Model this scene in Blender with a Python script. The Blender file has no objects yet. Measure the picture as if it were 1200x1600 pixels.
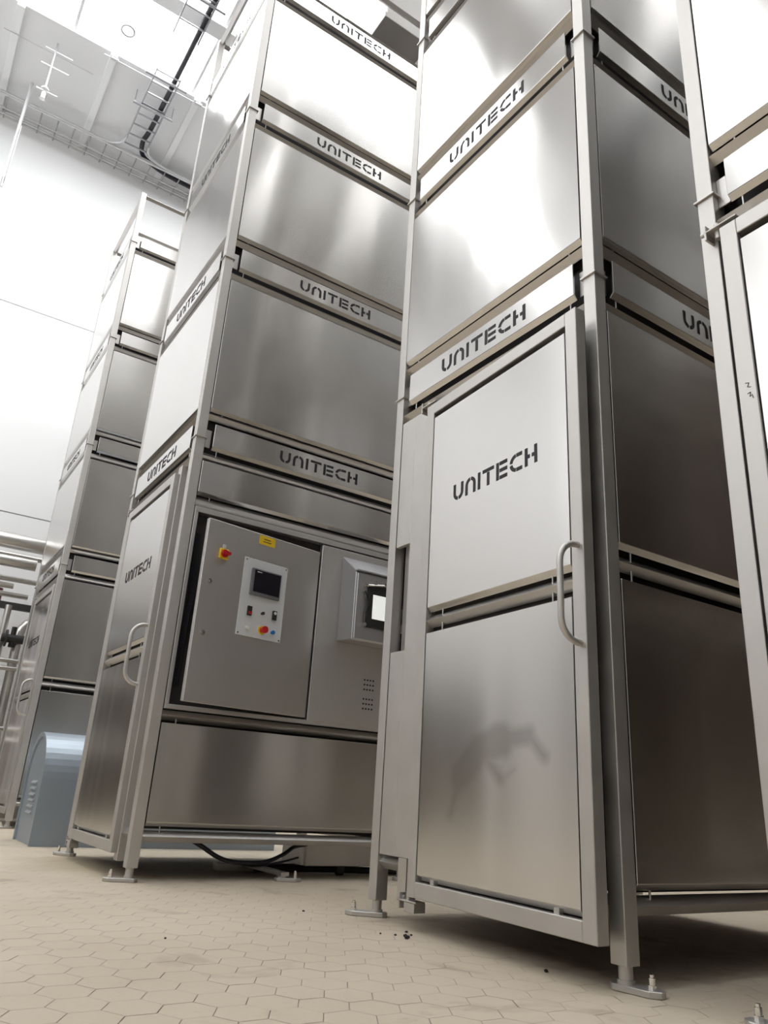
import bpy, bmesh, math, random
from mathutils import Vector, Matrix
C = bpy.context.scene.collection
scn = bpy.context.scene
random.seed(7)

# ------------------------------------------------------------------ camera
GZ = 0.49                                   # camera height above the floor
yaw, pitch, roll = map(math.radians, (57.468, 20.517, -3.629))
fw = Vector((math.cos(yaw)*math.cos(pitch), math.sin(yaw)*math.cos(pitch), math.sin(pitch)))
rt = Vector((math.sin(yaw), -math.cos(yaw), 0)); dn = fw.cross(rt)
R_ = math.cos(roll)*rt + math.sin(roll)*dn
D_ = -math.sin(roll)*rt + math.cos(roll)*dn
cam = bpy.data.cameras.new('camera'); co = bpy.data.objects.new('camera', cam); C.objects.link(co)
cam.sensor_fit = 'VERTICAL'; cam.sensor_height = 36; cam.lens = 1178.4/1600*36
cam.clip_start = 0.05; cam.clip_end = 200
m = Matrix.Identity(4)
for i in range(3):
    m[i][0] = R_[i]; m[i][1] = -D_[i]; m[i][2] = -fw[i]
m[2][3] = GZ
co.matrix_world = m
scn.camera = co

# ------------------------------------------------------------------ world, light, exposure
w = bpy.data.worlds.new('world'); scn.world = w; w.use_nodes = True
w.node_tree.nodes['Background'].inputs[0].default_value = (0.85, 0.92, 1, 1)
w.node_tree.nodes['Background'].inputs[1].default_value = 1.0
SIDELIGHT = 0.75                            # strength of the added glowing panes along the left wall
SKYLIGHT = 5.2                              # strength of the daylight in the rooflight panes
scn.view_settings.view_transform = 'Standard'; scn.view_settings.look = 'None'
scn.view_settings.exposure = 0.66; scn.view_settings.gamma = 1.0
scn.view_settings.use_curve_mapping = False

# ------------------------------------------------------------------ materials
def mat(name, col, rough=0.5, metal=0.0, noise=0, nscale=8, rvar=0, aniso=0, bump=0, bscale=60, emit=0, trans=0, stretch=None):
    mt = bpy.data.materials.new(name); mt.use_nodes = True
    nt = mt.node_tree; b = nt.nodes['Principled BSDF']; L = nt.links.new
    b.inputs['Base Color'].default_value = (*col, 1); b.inputs['Roughness'].default_value = rough
    b.inputs['Metallic'].default_value = metal
    if emit:
        b.inputs['Emission Color'].default_value = (*col, 1); b.inputs['Emission Strength'].default_value = emit
    if trans: b.inputs['Transmission Weight'].default_value = trans
    if noise or rvar:
        g = nt.nodes.new('ShaderNodeNewGeometry'); n = nt.nodes.new('ShaderNodeTexNoise')
        n.inputs['Scale'].default_value = nscale; n.inputs['Detail'].default_value = 5
        src = g.outputs['Position']
        if stretch:
            mp = nt.nodes.new('ShaderNodeMapping'); mp.inputs['Scale'].default_value = stretch
            L(src, mp.inputs['Vector']); src = mp.outputs[0]
        L(src, n.inputs['Vector'])
        if noise:
            mx = nt.nodes.new('ShaderNodeMix'); mx.data_type = 'RGBA'
            mx.inputs[6].default_value = (*[c*(1-noise) for c in col], 1)
            mx.inputs[7].default_value = (*[min(1, c*(1+noise)) for c in col], 1)
            L(n.outputs['Fac'], mx.inputs[0]); L(mx.outputs[2], b.inputs['Base Color'])
        if rvar:
            mr = nt.nodes.new('ShaderNodeMapRange')
            mr.inputs[3].default_value = rough-rvar; mr.inputs[4].default_value = rough+rvar
            L(n.outputs['Fac'], mr.inputs[0]); L(mr.outputs[0], b.inputs['Roughness'])
    if aniso:
        b.inputs['Anisotropic'].default_value = aniso
        t = nt.nodes.new('ShaderNodeTangent'); t.direction_type = 'RADIAL'; t.axis = 'Z'
        b.inputs['Anisotropic Rotation'].default_value = 0.25
        L(t.outputs[0], b.inputs['Tangent'])
    if bump:
        n2 = nt.nodes.new('ShaderNodeTexNoise'); n2.inputs['Scale'].default_value = bscale
        g2 = nt.nodes.new('ShaderNodeNewGeometry'); L(g2.outputs['Position'], n2.inputs['Vector'])
        bp = nt.nodes.new('ShaderNodeBump'); bp.inputs['Strength'].default_value = bump; bp.inputs['Distance'].default_value = 0.01
        L(n2.outputs['Fac'], bp.inputs['Height']); L(bp.outputs[0], b.inputs['Normal'])
    return mt

STEELC = (0.63, 0.615, 0.595)
M_panel = mat('brushed_steel', STEELC, 0.20, 1.0, noise=0.03, nscale=2.5, rvar=0.03, aniso=0.82)
def warp(mt, dist):
    nt = mt.node_tree; L = nt.links.new; g = nt.nodes.new('ShaderNodeNewGeometry'); mp = nt.nodes.new('ShaderNodeMapping')
    mp.inputs['Scale'].default_value = (3.2, 3.2, 0.35); L(g.outputs['Position'], mp.inputs['Vector'])
    n = nt.nodes.new('ShaderNodeTexNoise'); n.inputs['Scale'].default_value = 1; n.inputs['Detail'].default_value = 0.5; L(mp.outputs[0], n.inputs['Vector'])
    bp = nt.nodes.new('ShaderNodeBump'); bp.inputs['Strength'].default_value = 1; bp.inputs['Distance'].default_value = dist
    L(n.outputs['Fac'], bp.inputs['Height']); L(bp.outputs[0], nt.nodes['Principled BSDF'].inputs['Normal'])
warp(M_panel, 0.007)
M_tube = mat('satin_steel', (0.585, 0.565, 0.54), 0.54, 1.0, noise=0.10, nscale=9, rvar=0.08)
M_rail = mat('rail_steel', (0.58, 0.56, 0.54), 0.36, 1.0, noise=0.05, nscale=6, rvar=0.05)
M_core = mat('dark_gap_shade', (0.045, 0.04, 0.04), 0.6, 0.3)  # near-black stands for the shade behind gaps and in openings
M_letter = mat('letter_shade_ink', (0.02, 0.018, 0.022), 0.7)  # shade inside the cut-out letters, also ink of pen and print
M_bolt = mat('polished_bolt', (0.8, 0.79, 0.77), 0.15, 1.0)
M_cab = mat('cabinet_steel', (0.60, 0.585, 0.57), 0.42, 0.85, noise=0.05, nscale=3, rvar=0.05, aniso=0.5)
M_box = mat('ground_steel', (0.50, 0.50, 0.51), 0.38, 0.9, noise=0.12, nscale=5, rvar=0.08)
M_white = mat('white_plate', (0.72, 0.74, 0.76), 0.45, 0.1)
M_wall = mat('white_wall', (0.91, 0.91, 0.91), 0.55, noise=0.02, nscale=0.4)
M_walld = mat('added_side_dark', (0.065, 0.042, 0.03), 0.5, noise=0.2, nscale=0.6)  # tone of the added sheet that the tower sides mirror
M_wallg = mat('grey_wall', (0.35, 0.35, 0.35), 0.5)
M_addeddark = mat('added_reflection_dark', (0.10, 0.085, 0.07), 0.5)  # dark tone for unseen objects added to be mirrored in the steel
M_ceil = mat('ceiling_panel_paint', (0.80, 0.81, 0.82), 0.5, noise=0.02, nscale=0.5)
M_rib = mat('ceiling_rib_paint', (0.86, 0.87, 0.88), 0.5)
M_pane = mat('rooflight_pane', (0.96, 0.98, 1.0), 0.4, emit=SKYLIGHT)
M_sidepane = mat('added_glow_pane', (0.97, 0.98, 1.0), 0.4, emit=SIDELIGHT)
M_duct = mat('grey_duct_paint', (0.42, 0.40, 0.37), 0.5)
M_lampw = mat('white_enamel', (0.8, 0.8, 0.8), 0.4)
M_galv = mat('galvanised_wire', (0.62, 0.62, 0.63), 0.4, 0.8)
M_galvd = mat('galvanised_rung', (0.33, 0.33, 0.34), 0.45, 0.6)
M_cable = mat('black_cable', (0.015, 0.013, 0.02), 0.45)
M_rubber = mat('black_rubber', (0.02, 0.02, 0.02), 0.6)
M_red = mat('red_plastic', (0.55, 0.015, 0.02), 0.35)
M_yellow = mat('yellow_plastic', (0.85, 0.58, 0.02), 0.4)
M_blue = mat('blue_plastic', (0.02, 0.17, 0.5), 0.35)
M_screen = mat('dark_screen_glass', (0.012, 0.012, 0.018), 0.12)
M_bezel = mat('grey_bezel', (0.15, 0.15, 0.16), 0.45)
M_litscreen = mat('lit_screen', (0.85, 0.87, 0.84), 0.3, emit=0.4)
M_drum = mat('blue_grey_enamel', (0.33, 0.38, 0.43), 0.42, 0.4, noise=0.06, nscale=3, rvar=0.05)
M_louvre = mat('louvre_enamel', (0.42, 0.45, 0.48), 0.4, 0.4)
M_pipe = mat('pipe_steel', (0.62, 0.60, 0.57), 0.28, 1.0)
M_redpipe = mat('dark_red_pipe', (0.16, 0.03, 0.035), 0.4)
M_darkbeam = mat('dark_beam_paint', (0.03, 0.03, 0.03), 0.5)
M_crumb = mat('dark_crumb', (0.015, 0.013, 0.012), 0.8)
M_grout = mat('floor_grout', (0.50, 0.43, 0.345), 0.85, noise=0.1, nscale=10)

def floor_mat(name):
    mt = bpy.data.materials.new(name); mt.use_nodes = True
    nt = mt.node_tree; L = nt.links.new; b = nt.nodes['Principled BSDF']
    g = nt.nodes.new('ShaderNodeNewGeometry')
    n1 = nt.nodes.new('ShaderNodeTexNoise'); n1.inputs['Scale'].default_value = 1.1; n1.inputs['Detail'].default_value = 6
    n2 = nt.nodes.new('ShaderNodeTexNoise'); n2.inputs['Scale'].default_value = 70; n2.inputs['Detail'].default_value = 3
    L(g.outputs['Position'], n1.inputs[0]); L(g.outputs['Position'], n2.inputs[0])
    r = nt.nodes.new('ShaderNodeValToRGB'); L(n1.outputs['Fac'], r.inputs[0])
    r.color_ramp.elements[0].position = 0.3; r.color_ramp.elements[0].color = (0.54, 0.455, 0.345, 1)
    r.color_ramp.elements[1].position = 0.62; r.color_ramp.elements[1].color = (0.61, 0.525, 0.41, 1)
    # individual tile shade
    rn = nt.nodes.new('ShaderNodeTexWhiteNoise'); rn.noise_dimensions = '3D'
    r2 = nt.nodes.new('ShaderNodeMapRange'); r2.inputs[3].default_value = 0.96; r2.inputs[4].default_value = 1.04
    L(n2.outputs['Fac'], r2.inputs[0])
    mx = nt.nodes.new('ShaderNodeMix'); mx.data_type = 'RGBA'; mx.blend_type = 'MULTIPLY'; mx.inputs[0].default_value = 1
    L(r.outputs[0], mx.inputs[6]); L(r2.outputs[0], mx.inputs[7]); 
    # sparse brown scuffs
    n3 = nt.nodes.new('ShaderNodeTexNoise'); n3.inputs['Scale'].default_value = 3.3; n3.inputs['Detail'].default_value = 8
    n3.inputs['Distortion'].default_value = 0.6
    L(g.outputs['Position'], n3.inputs[0])
    r3 = nt.nodes.new('ShaderNodeMapRange'); r3.inputs[1].default_value = 0.60; r3.inputs[2].default_value = 0.72
    r3.inputs[4].default_value = 0.45
    L(n3.outputs['Fac'], r3.inputs[0])
    m2 = nt.nodes.new('ShaderNodeMix'); m2.data_type = 'RGBA'; L(r3.outputs[0], m2.inputs[0])
    L(mx.outputs[2], m2.inputs[6]); m2.inputs[7].default_value = (0.24, 0.17, 0.12, 1)
    # one yellowish dried spill near the middle tower's door
    vm = nt.nodes.new('ShaderNodeVectorMath'); vm.operation = 'DISTANCE'; L(g.outputs['Position'], vm.inputs[0]); vm.inputs[1].default_value = (1.22, 5.0, 0)
    ad = nt.nodes.new('ShaderNodeMath'); ad.operation = 'ADD'; L(vm.outputs['Value'], ad.inputs[0]); L(n1.outputs['Fac'], ad.inputs[1])
    r4 = nt.nodes.new('ShaderNodeMapRange'); r4.inputs[1].default_value = 0.75; r4.inputs[2].default_value = 1.05; r4.inputs[3].default_value = 0.45; r4.inputs[4].default_value = 0.0
    L(ad.outputs[0], r4.inputs[0])
    m3 = nt.nodes.new('ShaderNodeMix'); m3.data_type = 'RGBA'; L(r4.outputs[0], m3.inputs[0]); L(m2.outputs[2], m3.inputs[6]); m3.inputs[7].default_value = (0.33, 0.26, 0.12, 1)
    L(m3.outputs[2], b.inputs['Base Color']); b.inputs['Roughness'].default_value = 0.55
    return mt
M_tile = floor_mat('beige_floor_tile')

def stained_panel():
    """brushed steel with one dull dried smear (world-space blobs on the panel's own coordinates)"""
    mt = M_panel.copy(); mt.name = 'brushed_steel_smeared'
    nt = mt.node_tree; L = nt.links.new; b = nt.nodes['Principled BSDF']
    g = nt.nodes.new('ShaderNodeNewGeometry'); sx = nt.nodes.new('ShaderNodeSeparateXYZ'); L(g.outputs['Position'], sx.inputs[0])
    ns = nt.nodes.new('ShaderNodeTexNoise'); ns.inputs['Scale'].default_value = 7; ns.inputs['Detail'].default_value = 4
    L(g.outputs['Position'], ns.inputs[0])
    def M(op, a, c):
        n = nt.nodes.new('ShaderNodeMath'); n.operation = op
        for i, v in enumerate((a, c)):
            if v is None: continue
            if isinstance(v, (int, float)): n.inputs[i].default_value = v
            else: L(v, n.inputs[i])
        return n.outputs[0]
    wob = M('MULTIPLY', M('SUBTRACT', ns.outputs['Fac'], 0.5), 0.06)
    y = M('ADD', sx.outputs[1], wob); z = M('ADD', sx.outputs[2], wob)
    def cap(y0, z0, y1, z1, r):               # mask of a stroke from (y0,z0) to (y1,z1)
        dy, dz = y1-y0, z1-z0; l2 = dy*dy+dz*dz
        t = M('ADD', M('MULTIPLY', M('SUBTRACT', y, y0), dy/l2), M('MULTIPLY', M('SUBTRACT', z, z0), dz/l2))
        t = M('MINIMUM', M('MAXIMUM', t, 0.0), 1.0)
        a = M('SUBTRACT', y, M('ADD', M('MULTIPLY', t, dy), y0)); c = M('SUBTRACT', z, M('ADD', M('MULTIPLY', t, dz), z0))
        d = M('SQRT', M('ADD', M('MULTIPLY', a, a), M('MULTIPLY', c, c)), None)
        q = M('SUBTRACT', r, d); q = M('MULTIPLY', q, 26.0)
        return M('MINIMUM', M('MAXIMUM', q, 0.0), 1.0)
    ms = None
    for s in SMEAR:
        c = cap(*s); ms = c if ms is None else M('MAXIMUM', ms, c)
    ms = M('MULTIPLY', ms, 0.42)
    old = b.inputs['Base Color'].links[0].from_socket
    mx = nt.nodes.new('ShaderNodeMix'); mx.data_type = 'RGBA'; L(ms, mx.inputs[0]); L(old, mx.inputs[6])
    mx.inputs[7].default_value = (0.20, 0.185, 0.165, 1); L(mx.outputs[2], b.inputs['Base Color'])
    oldr = b.inputs['Roughness'].links[0].from_socket
    L(M('ADD', oldr, M('MULTIPLY', ms, 0.06)), b.inputs['Roughness'])
    return mt
SMEAR = [(2.43, 0.44, 2.36, 0.56, 0.035), (2.36, 0.57, 2.26, 0.66, 0.085), (2.24, 0.67, 2.12, 0.70, 0.080), (2.11, 0.71, 1.98, 0.715, 0.055),
         (1.97, 0.71, 1.90, 0.64, 0.040), (2.19, 0.62, 2.12, 0.56, 0.040), (2.12, 0.55, 2.05, 0.60, 0.018)]
M_stained = stained_panel()

# ------------------------------------------------------------------ helpers
class MB:
    """collects verts and faces; map(u,n,z) -> local xyz"""
    def __init__(s, f=None): s.v = []; s.f = []; s.sm = []; s.map = f or (lambda a, b, c: (a, b, c))
    def add(s, vs, fs, smooth=False):
        o = len(s.v); s.v += [s.map(*v) for v in vs]; s.f += [[i+o for i in q] for q in fs]; s.sm += [smooth]*len(fs)
    def box(s, a0, a1, b0, b1, c0, c1):
        s.add([(a0, b0, c0), (a1, b0, c0), (a1, b1, c0), (a0, b1, c0), (a0, b0, c1), (a1, b0, c1), (a1, b1, c1), (a0, b1, c1)],
              [(0, 3, 2, 1), (4, 5, 6, 7), (0, 1, 5, 4), (1, 2, 6, 5), (2, 3, 7, 6), (3, 0, 4, 7)])
    def tube(s, pts, r, n=10, sm=True):
        P = [Vector(p) for p in pts]; rings = []
        up = None
        for i, p in enumerate(P):
            t = (P[min(i+1, len(P)-1)]-P[max(i-1, 0)]).normalized()
            if up is None: up = t.orthogonal().normalized()
            up = (up-t*up.dot(t)).normalized(); q = t.cross(up)
            rings.append([tuple(p+(up*math.cos(k*2*math.pi/n)+q*math.sin(k*2*math.pi/n))*r) for k in range(n)])
        vs = [v for g in rings for v in g]; fs = []
        for i in range(len(P)-1):
            for k in range(n):
                a = i*n+k; b = i*n+(k+1) % n; fs.append((a, b, b+n, a+n))
        s.add(vs, fs, sm); s.add(rings[0], [tuple(range(n))[::-1]]); s.add(rings[-1], [tuple(range(n))])
    def prism(s, poly, c0, c1, axis='z'):
        n = len(poly)
        pt = {'z': lambda p, c: (p[0], p[1], c), 'u': lambda p, c: (c, p[0], p[1]), 'n': lambda p, c: (p[0], c, p[1])}[axis]
        s.add([pt(p, c0) for p in poly]+[pt(p, c1) for p in poly],
              [tuple(range(n))[::-1], tuple(range(n, 2*n))]+[(i, (i+1) % n, (i+1) % n+n, i+n) for i in range(n)])
    def build(s, name, mt, parent=None, bevel=0, label=None, seg=1, **kw):
        me = bpy.data.meshes.new(name); me.from_pydata(s.v, [], s.f)
        for p, q in zip(me.polygons, s.sm): p.use_smooth = q
        me.materials.append(mt)
        bm = bmesh.new(); bm.from_mesh(me)
        if bevel:
            es = [e for e in bm.edges if len(e.link_faces) == 2 and e.calc_face_angle(0) > 0.5]
            bmesh.ops.bevel(bm, geom=es, offset=bevel, segments=seg, affect='EDGES', profile=0.5)
        bmesh.ops.recalc_face_normals(bm, faces=bm.faces)
        bm.to_mesh(me); bm.free()
        o = bpy.data.objects.new(name, me); C.objects.link(o)
        if parent: o.parent = parent
        if label: o['label'] = label
        for k, v in kw.items(): o[k] = v
        return o
def thing(name, label, cat, loc=(0, 0, 0), group=None, rz=0):
    o = bpy.data.objects.new(name, None); C.objects.link(o); o.location = loc; o.rotation_euler = (0, 0, rz)
    o.empty_display_size = 0.1; o['label'] = label; o['category'] = cat
    if group: o['group'] = group
    return o
def tag(o, label, cat, group=None):
    o['label'] = label; o['category'] = cat
    if group: o['group'] = group
    return o
def arc(cx, cy, r, a0, a1, n=6):
    return [(cx+r*math.cos(math.radians(a0+(a1-a0)*i/n)), cy+r*math.sin(math.radians(a0+(a1-a0)*i/n))) for i in range(n+1)]

# ------------------------------------------------------------------ large structure
XL, XR, YN, YF, H = -7.0, 7.5, -5.0, 11.4, 10.5
def struct(name, mb, mt, parent=None, **k):
    o = mb.build(name, mt, parent, **k)
    if not parent: o['kind'] = 'structure'
    return o
f = MB(); f.box(XL, XR, YN, YF, -0.12, -0.004)
floor = struct('floor', f, M_grout)
# hexagonal tiles, 12.5 cm across the flats
A, S6 = 0.125, 0.125/math.sqrt(3)
def hexa(mb, cx, cy, gap=0.0009, b=0.0008, z1=0.0):
    r0 = S6-gap*1.15; r1 = r0-b
    lo = [(cx+r0*math.cos(math.radians(60*k)), cy+r0*math.sin(math.radians(60*k)), z1-0.006) for k in range(6)]
    mi = [(x, y, z1-b*0.6) for x, y, _ in lo]
    hi = [(cx+r1*math.cos(math.radians(60*k)), cy+r1*math.sin(math.radians(60*k)), z1) for k in range(6)]
    mb.add(mi+hi, [(6, 7, 8, 9, 10, 11)]+[(i, (i+1) % 6, (i+1) % 6+6, i+6) for i in range(6)])
def visible_px(x, y):
    v = Vector((x, y, -GZ)); d = v.dot(fw)
    if d < 0.3: return None
    return 600+1178.4*v.dot(R_)/d, 800+1178.4*v.dot(D_)/d
# lattice: neighbours along Y at A, columns 1.5*S6 apart in X
cells = []
X0, Y0 = 0.56, 2.045
for i in range(-60, 80):
    x = X0+i*1.5*S6
    if x < -2.6 or x > 6.0: continue
    for j in range(-60, 90):
        y = Y0+(j+0.5*(i % 2))*A
        if y < -1.5 or y > 10.9: continue
        cells.append((x, y))
near = []
for c in cells:
    p = visible_px(*c)
    if p and -40 < p[0] < 1240 and p[1] < 1645: near.append((math.hypot(*c), c))
near.sort(); near = [c for _, c in near[:300]]; ns = set(near)
tmb = MB(); hexa(tmb, 0, 0)
t0 = tmb.build('floor_tile', M_tile, floor); t0.location = (*near[0], 0)
for c in near[1:]:
    o = t0.copy(); C.objects.link(o); o.parent = floor; o.location = (c[0], c[1], random.uniform(-0.0004, 0.0003))
field = MB()
for c in cells:
    if c not in ns: hexa(field, *c)
field.build('tile_field', M_tile, floor, kind='stuff')
rest = MB()
for (a0, a1, b0, b1) in ((XL, -2.6, YN, YF), (6.0, XR, YN, YF), (-2.6, 6.0, YN, -1.5), (-2.6, 6.0, 10.9, YF)): rest.box(a0, a1, b0, b1, -0.004, -0.0005)
rest.build('tile_margin', M_tile, floor, kind='stuff')

f = MB(); f.box(XL, XR, YF, YF+0.2, 0, H); wall_back = struct('wall_back', f, M_wall)
for k, (z0, z1) in enumerate(((0.0, 3.9), (3.91, 7.13), (7.14, H))):    # wall cladding courses with a recessed joint
    for x in (XL, -0.7, 3.6):
        p = MB(); p.box(x+0.004, min(x+4.29, XR)-0.004, YF-0.04, YF, z0+0.004, z1-0.004); p.build('wall_panel', M_wall, wall_back, bevel=0.003)
f = MB(); f.box(XL-0.2, XL, YN, YF, 0, H); struct('wall_left', f, M_wall)
f = MB(); f.box(XL, XL+0.03, YN, YF, 0, 4.1); o = f.build('added_dark_left', M_addeddark); o['kind'] = 'structure'  # added unseen dark sheet, darkens what the tower fronts mirror low down
# glowing panes added out of view on the left wall to brighten the tower fronts
f = MB()
for k in range(9): yy = YN+0.3+k*1.98; f.box(XL, XL+0.08, yy-0.04, yy+0.04, 4.2, 9.9)
for z in (4.2, 6.1, 8.0, 9.9): f.box(XL, XL+0.08, YN+0.26, YN+16.18, z-0.04, z+0.04)
wl = f.build('window_9', M_rib); wl['kind'] = 'structure'
for k in range(8):
    for z in (4.2, 6.1, 8.0):
        p = MB(); yy = YN+0.3+k*1.98; p.box(XL, XL+0.03, yy+0.041, yy+1.939, z+0.041, z+1.859); p.build('pane', M_sidepane, wl)
f = MB(); f.box(XR, XR+0.2, YN, YF, 0, H); struct('wall_right', f, M_wallg)
f = MB(); f.box(XR-0.03, XR, YN, YF, 0, 6.0); o = f.build('added_dark_right', M_walld); o['kind'] = 'structure'  # added unseen dark sheet, darkens reflections in the tower sides
f = MB(); f.box(XL, XR, YN-0.2, YN, 0, H); struct('wall_front', f, M_wallg)
# ceiling between rooflight strips that run across the hall
BAYS = {0: (1, 3, 4, 5, 6), 1: (3, 4, 5, 6), 2: (1, 4, 6, 7), 3: (2, 5, 6, 7), 4: (1, 4, 6)}  # glowing bays, picked for the streaks they throw on the steel
STR = [(8.12, 9.25), (6.1, 7.88), (3.4, 4.9), (0.9, 2.2), (-2.2, -0.8)]  # first two strips are in view, the others added to light the steel
f = MB(); y = YF
for (a, b) in STR:
    f.box(XL, XR, b, y, H, H+0.15); y = a
f.box(XL, XR, YN, y, H, H+0.15)
ceiling = struct('ceiling', f, M_ceil)
for i, (a, b) in enumerate(STR):
    wf = MB(); 
    for x in [XL+0.02+k*1.77 for k in range(9)]: wf.box(x-0.02, x+0.02, a, b, H+0.06, H+0.12)
    fr = wf.build('window_%d' % (i+1), M_rib); fr['kind'] = 'structure'
    for k in range(8):
        p = MB(); x = XL+0.02+k*1.77; p.box(x+0.022, x+1.748, a, b, H+0.08, H+0.1)
        if k in BAYS[i]: p.build('pane', M_pane, fr)
        else: p.build('added_blind_panel', M_ceil, fr)  # opaque infill added to break up the reflected light
for k, x in enumerate((-5.8, -4.5, -3.2, -1.9, -0.6, 0.68, 1.97, 3.26, 4.55, 5.84, 7.13)):
    r = MB(); y = YF
    for (a, b) in STR:
        r.box(x-0.05, x+0.05, b, y, H-0.05, H); y = a
    r.box(x-0.05, x+0.05, YN, y, H-0.05, H)
    r.build('trim_%d' % (k+1), M_rib, bevel=0.004)['kind'] = 'structure'

# ------------------------------------------------------------------ stencil lettering
def letters():
    """polygons in (x, y), letter height 1; stencil cuts as in the sign"""
    w = 0.2; P = []; x = 0
    q = lambda a, b, c, d: P.append([(a, b), (c, b), (c, d), (a, d)])
    def ringseg(cx, cy, r0, r1, a0, a1, n=6): P.append(arc(cx, cy, r1, a0, a1, n)+arc(cx, cy, r0, a1, a0, n))
    W = 0.88; R1 = W/2
    # U
    q(x, 0.44, x+w, 1); q(x+W-w, 0.44, x+W, 1)
    ringseg(x+R1, R1, R1-w, R1, 180, 262); ringseg(x+R1, R1, R1-w, R1, 278, 360); x += W+0.2
    # N as an upside-down u, cut at the left foot
    q(x, 0, x+w, 0.56); q(x+W-w, 0, x+W, 0.56)
    ringseg(x+R1, 1-R1, R1-w, R1, 0, 82); ringseg(x+R1, 1-R1, R1-w, R1, 98, 180); x += W+0.2
    q(x, 0, x+w, 1); x += w+0.2                                   # I
    q(x, 1-w, x+0.92, 1); q(x+0.36, 0, x+0.56, 1-w-0.04); x += 0.92+0.2     # T
    q(x, 0, x+w, 1)                                               # E
    for yy in (0, 0.4, 0.8): q(x+w+0.06, yy, x+0.85, yy+w)
    x += 0.85+0.2
    cx = x+0.5                                                    # C
    ringseg(cx, 0.5, 0.3, 0.5, 98, 172); ringseg(cx, 0.5, 0.3, 0.5, 188, 262)
    q(cx, 0.8, cx+0.42, 1); q(cx, 0, cx+0.42, 0.2); x += 0.92+0.2
    q(x, 0, x+w, 1); q(x+0.68, 0, x+0.88, 1); q(x+w, 0.4, x+0.36, 0.6); q(x+0.5, 0.4, x+0.68, 0.6); x += 0.88
    return P, x
LET, LW = letters()
def lettering(mp, uc, z0, width, height, parent, n=0.0):
    mb = MB(mp); sx = width/LW
    for poly in LET:
        mb.prism([(uc-width/2+px*sx, z0+pz*height) for px, pz in poly], n-0.001, n+0.0012, 'n')
    return mb.build('lettering', M_letter, parent)  # thin dark slabs stand for the shade in the cut-through letters

# ------------------------------------------------------------------ tower
DX, WY, PW = 1.74, 1.385, 0.06
Zr = lambda z: z+GZ
def faces():
    return {'front': (lambda u, n, z: (-n, WY-u, z), WY), 'right': (lambda u, n, z: (u, -n, z), DX),
            'back': (lambda u, n, z: (DX+n, u, z), WY), 'left': (lambda u, n, z: (DX-u, WY+n, z), DX)}
def rail(mp, u0, u1, zc, parent, studs=(), n=-0.034, label=None):
    mb = MB(mp); h = 0.0283
    mb.prism([(n-h, zc), (n, zc-h), (n+h, zc), (n, zc+h)], u0, u1, 'u')
    for (u, za, zb) in studs: mb.tube([(u, -0.024, za), (u, -0.024, zb)], 0.004, 6)
    return mb.build('rail', M_rail, parent, label=label)
def panel(mp, u0, u1, z0, z1, parent, name='panel', mt=None, n=0.0, label=None):
    mb = MB(mp); e = 0.009; l = 0.021       # sheet whose lower edge is bent inwards and down at 45 degrees
    mb.prism([(n, z0), (n, z1), (n-e, z1), (n-e, z0+0.003), (n-l-0.003, z0-l+0.006), (n-l, z0-l)], u0, u1, 'u')
    return mb.build(name, mt or M_panel, parent, bevel=0.0015, label=label)
def door_map(base, u0, n0, ang):
    c, s = math.cos(ang), math.sin(ang)
    return lambda u, n, z: base(u0+(u-u0)*c-(n-n0)*s, n0+(u-u0)*s+(n-n0)*c, z)
def handle(mp, u, za, zb, n, parent):
    mb = MB(mp); d = 0.085; r = 0.075
    pts = [(u, n-0.004, za)]
    for k in range(7):
        a = math.radians(90*k/6); pts.append((u, n+d-r+r*math.sin(a), za-r+r*math.cos(a)))
    for k in range(7):
        a = math.radians(90*k/6); pts.append((u, n+d-r+r*math.cos(a), zb+r-r*math.sin(a)))
    pts.append((u, n-0.004, zb)); mb.tube(pts, 0.0115, 10)
    return mb.build('handle', M_bolt if False else M_tube, parent, label='bent steel tube handle')
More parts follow.
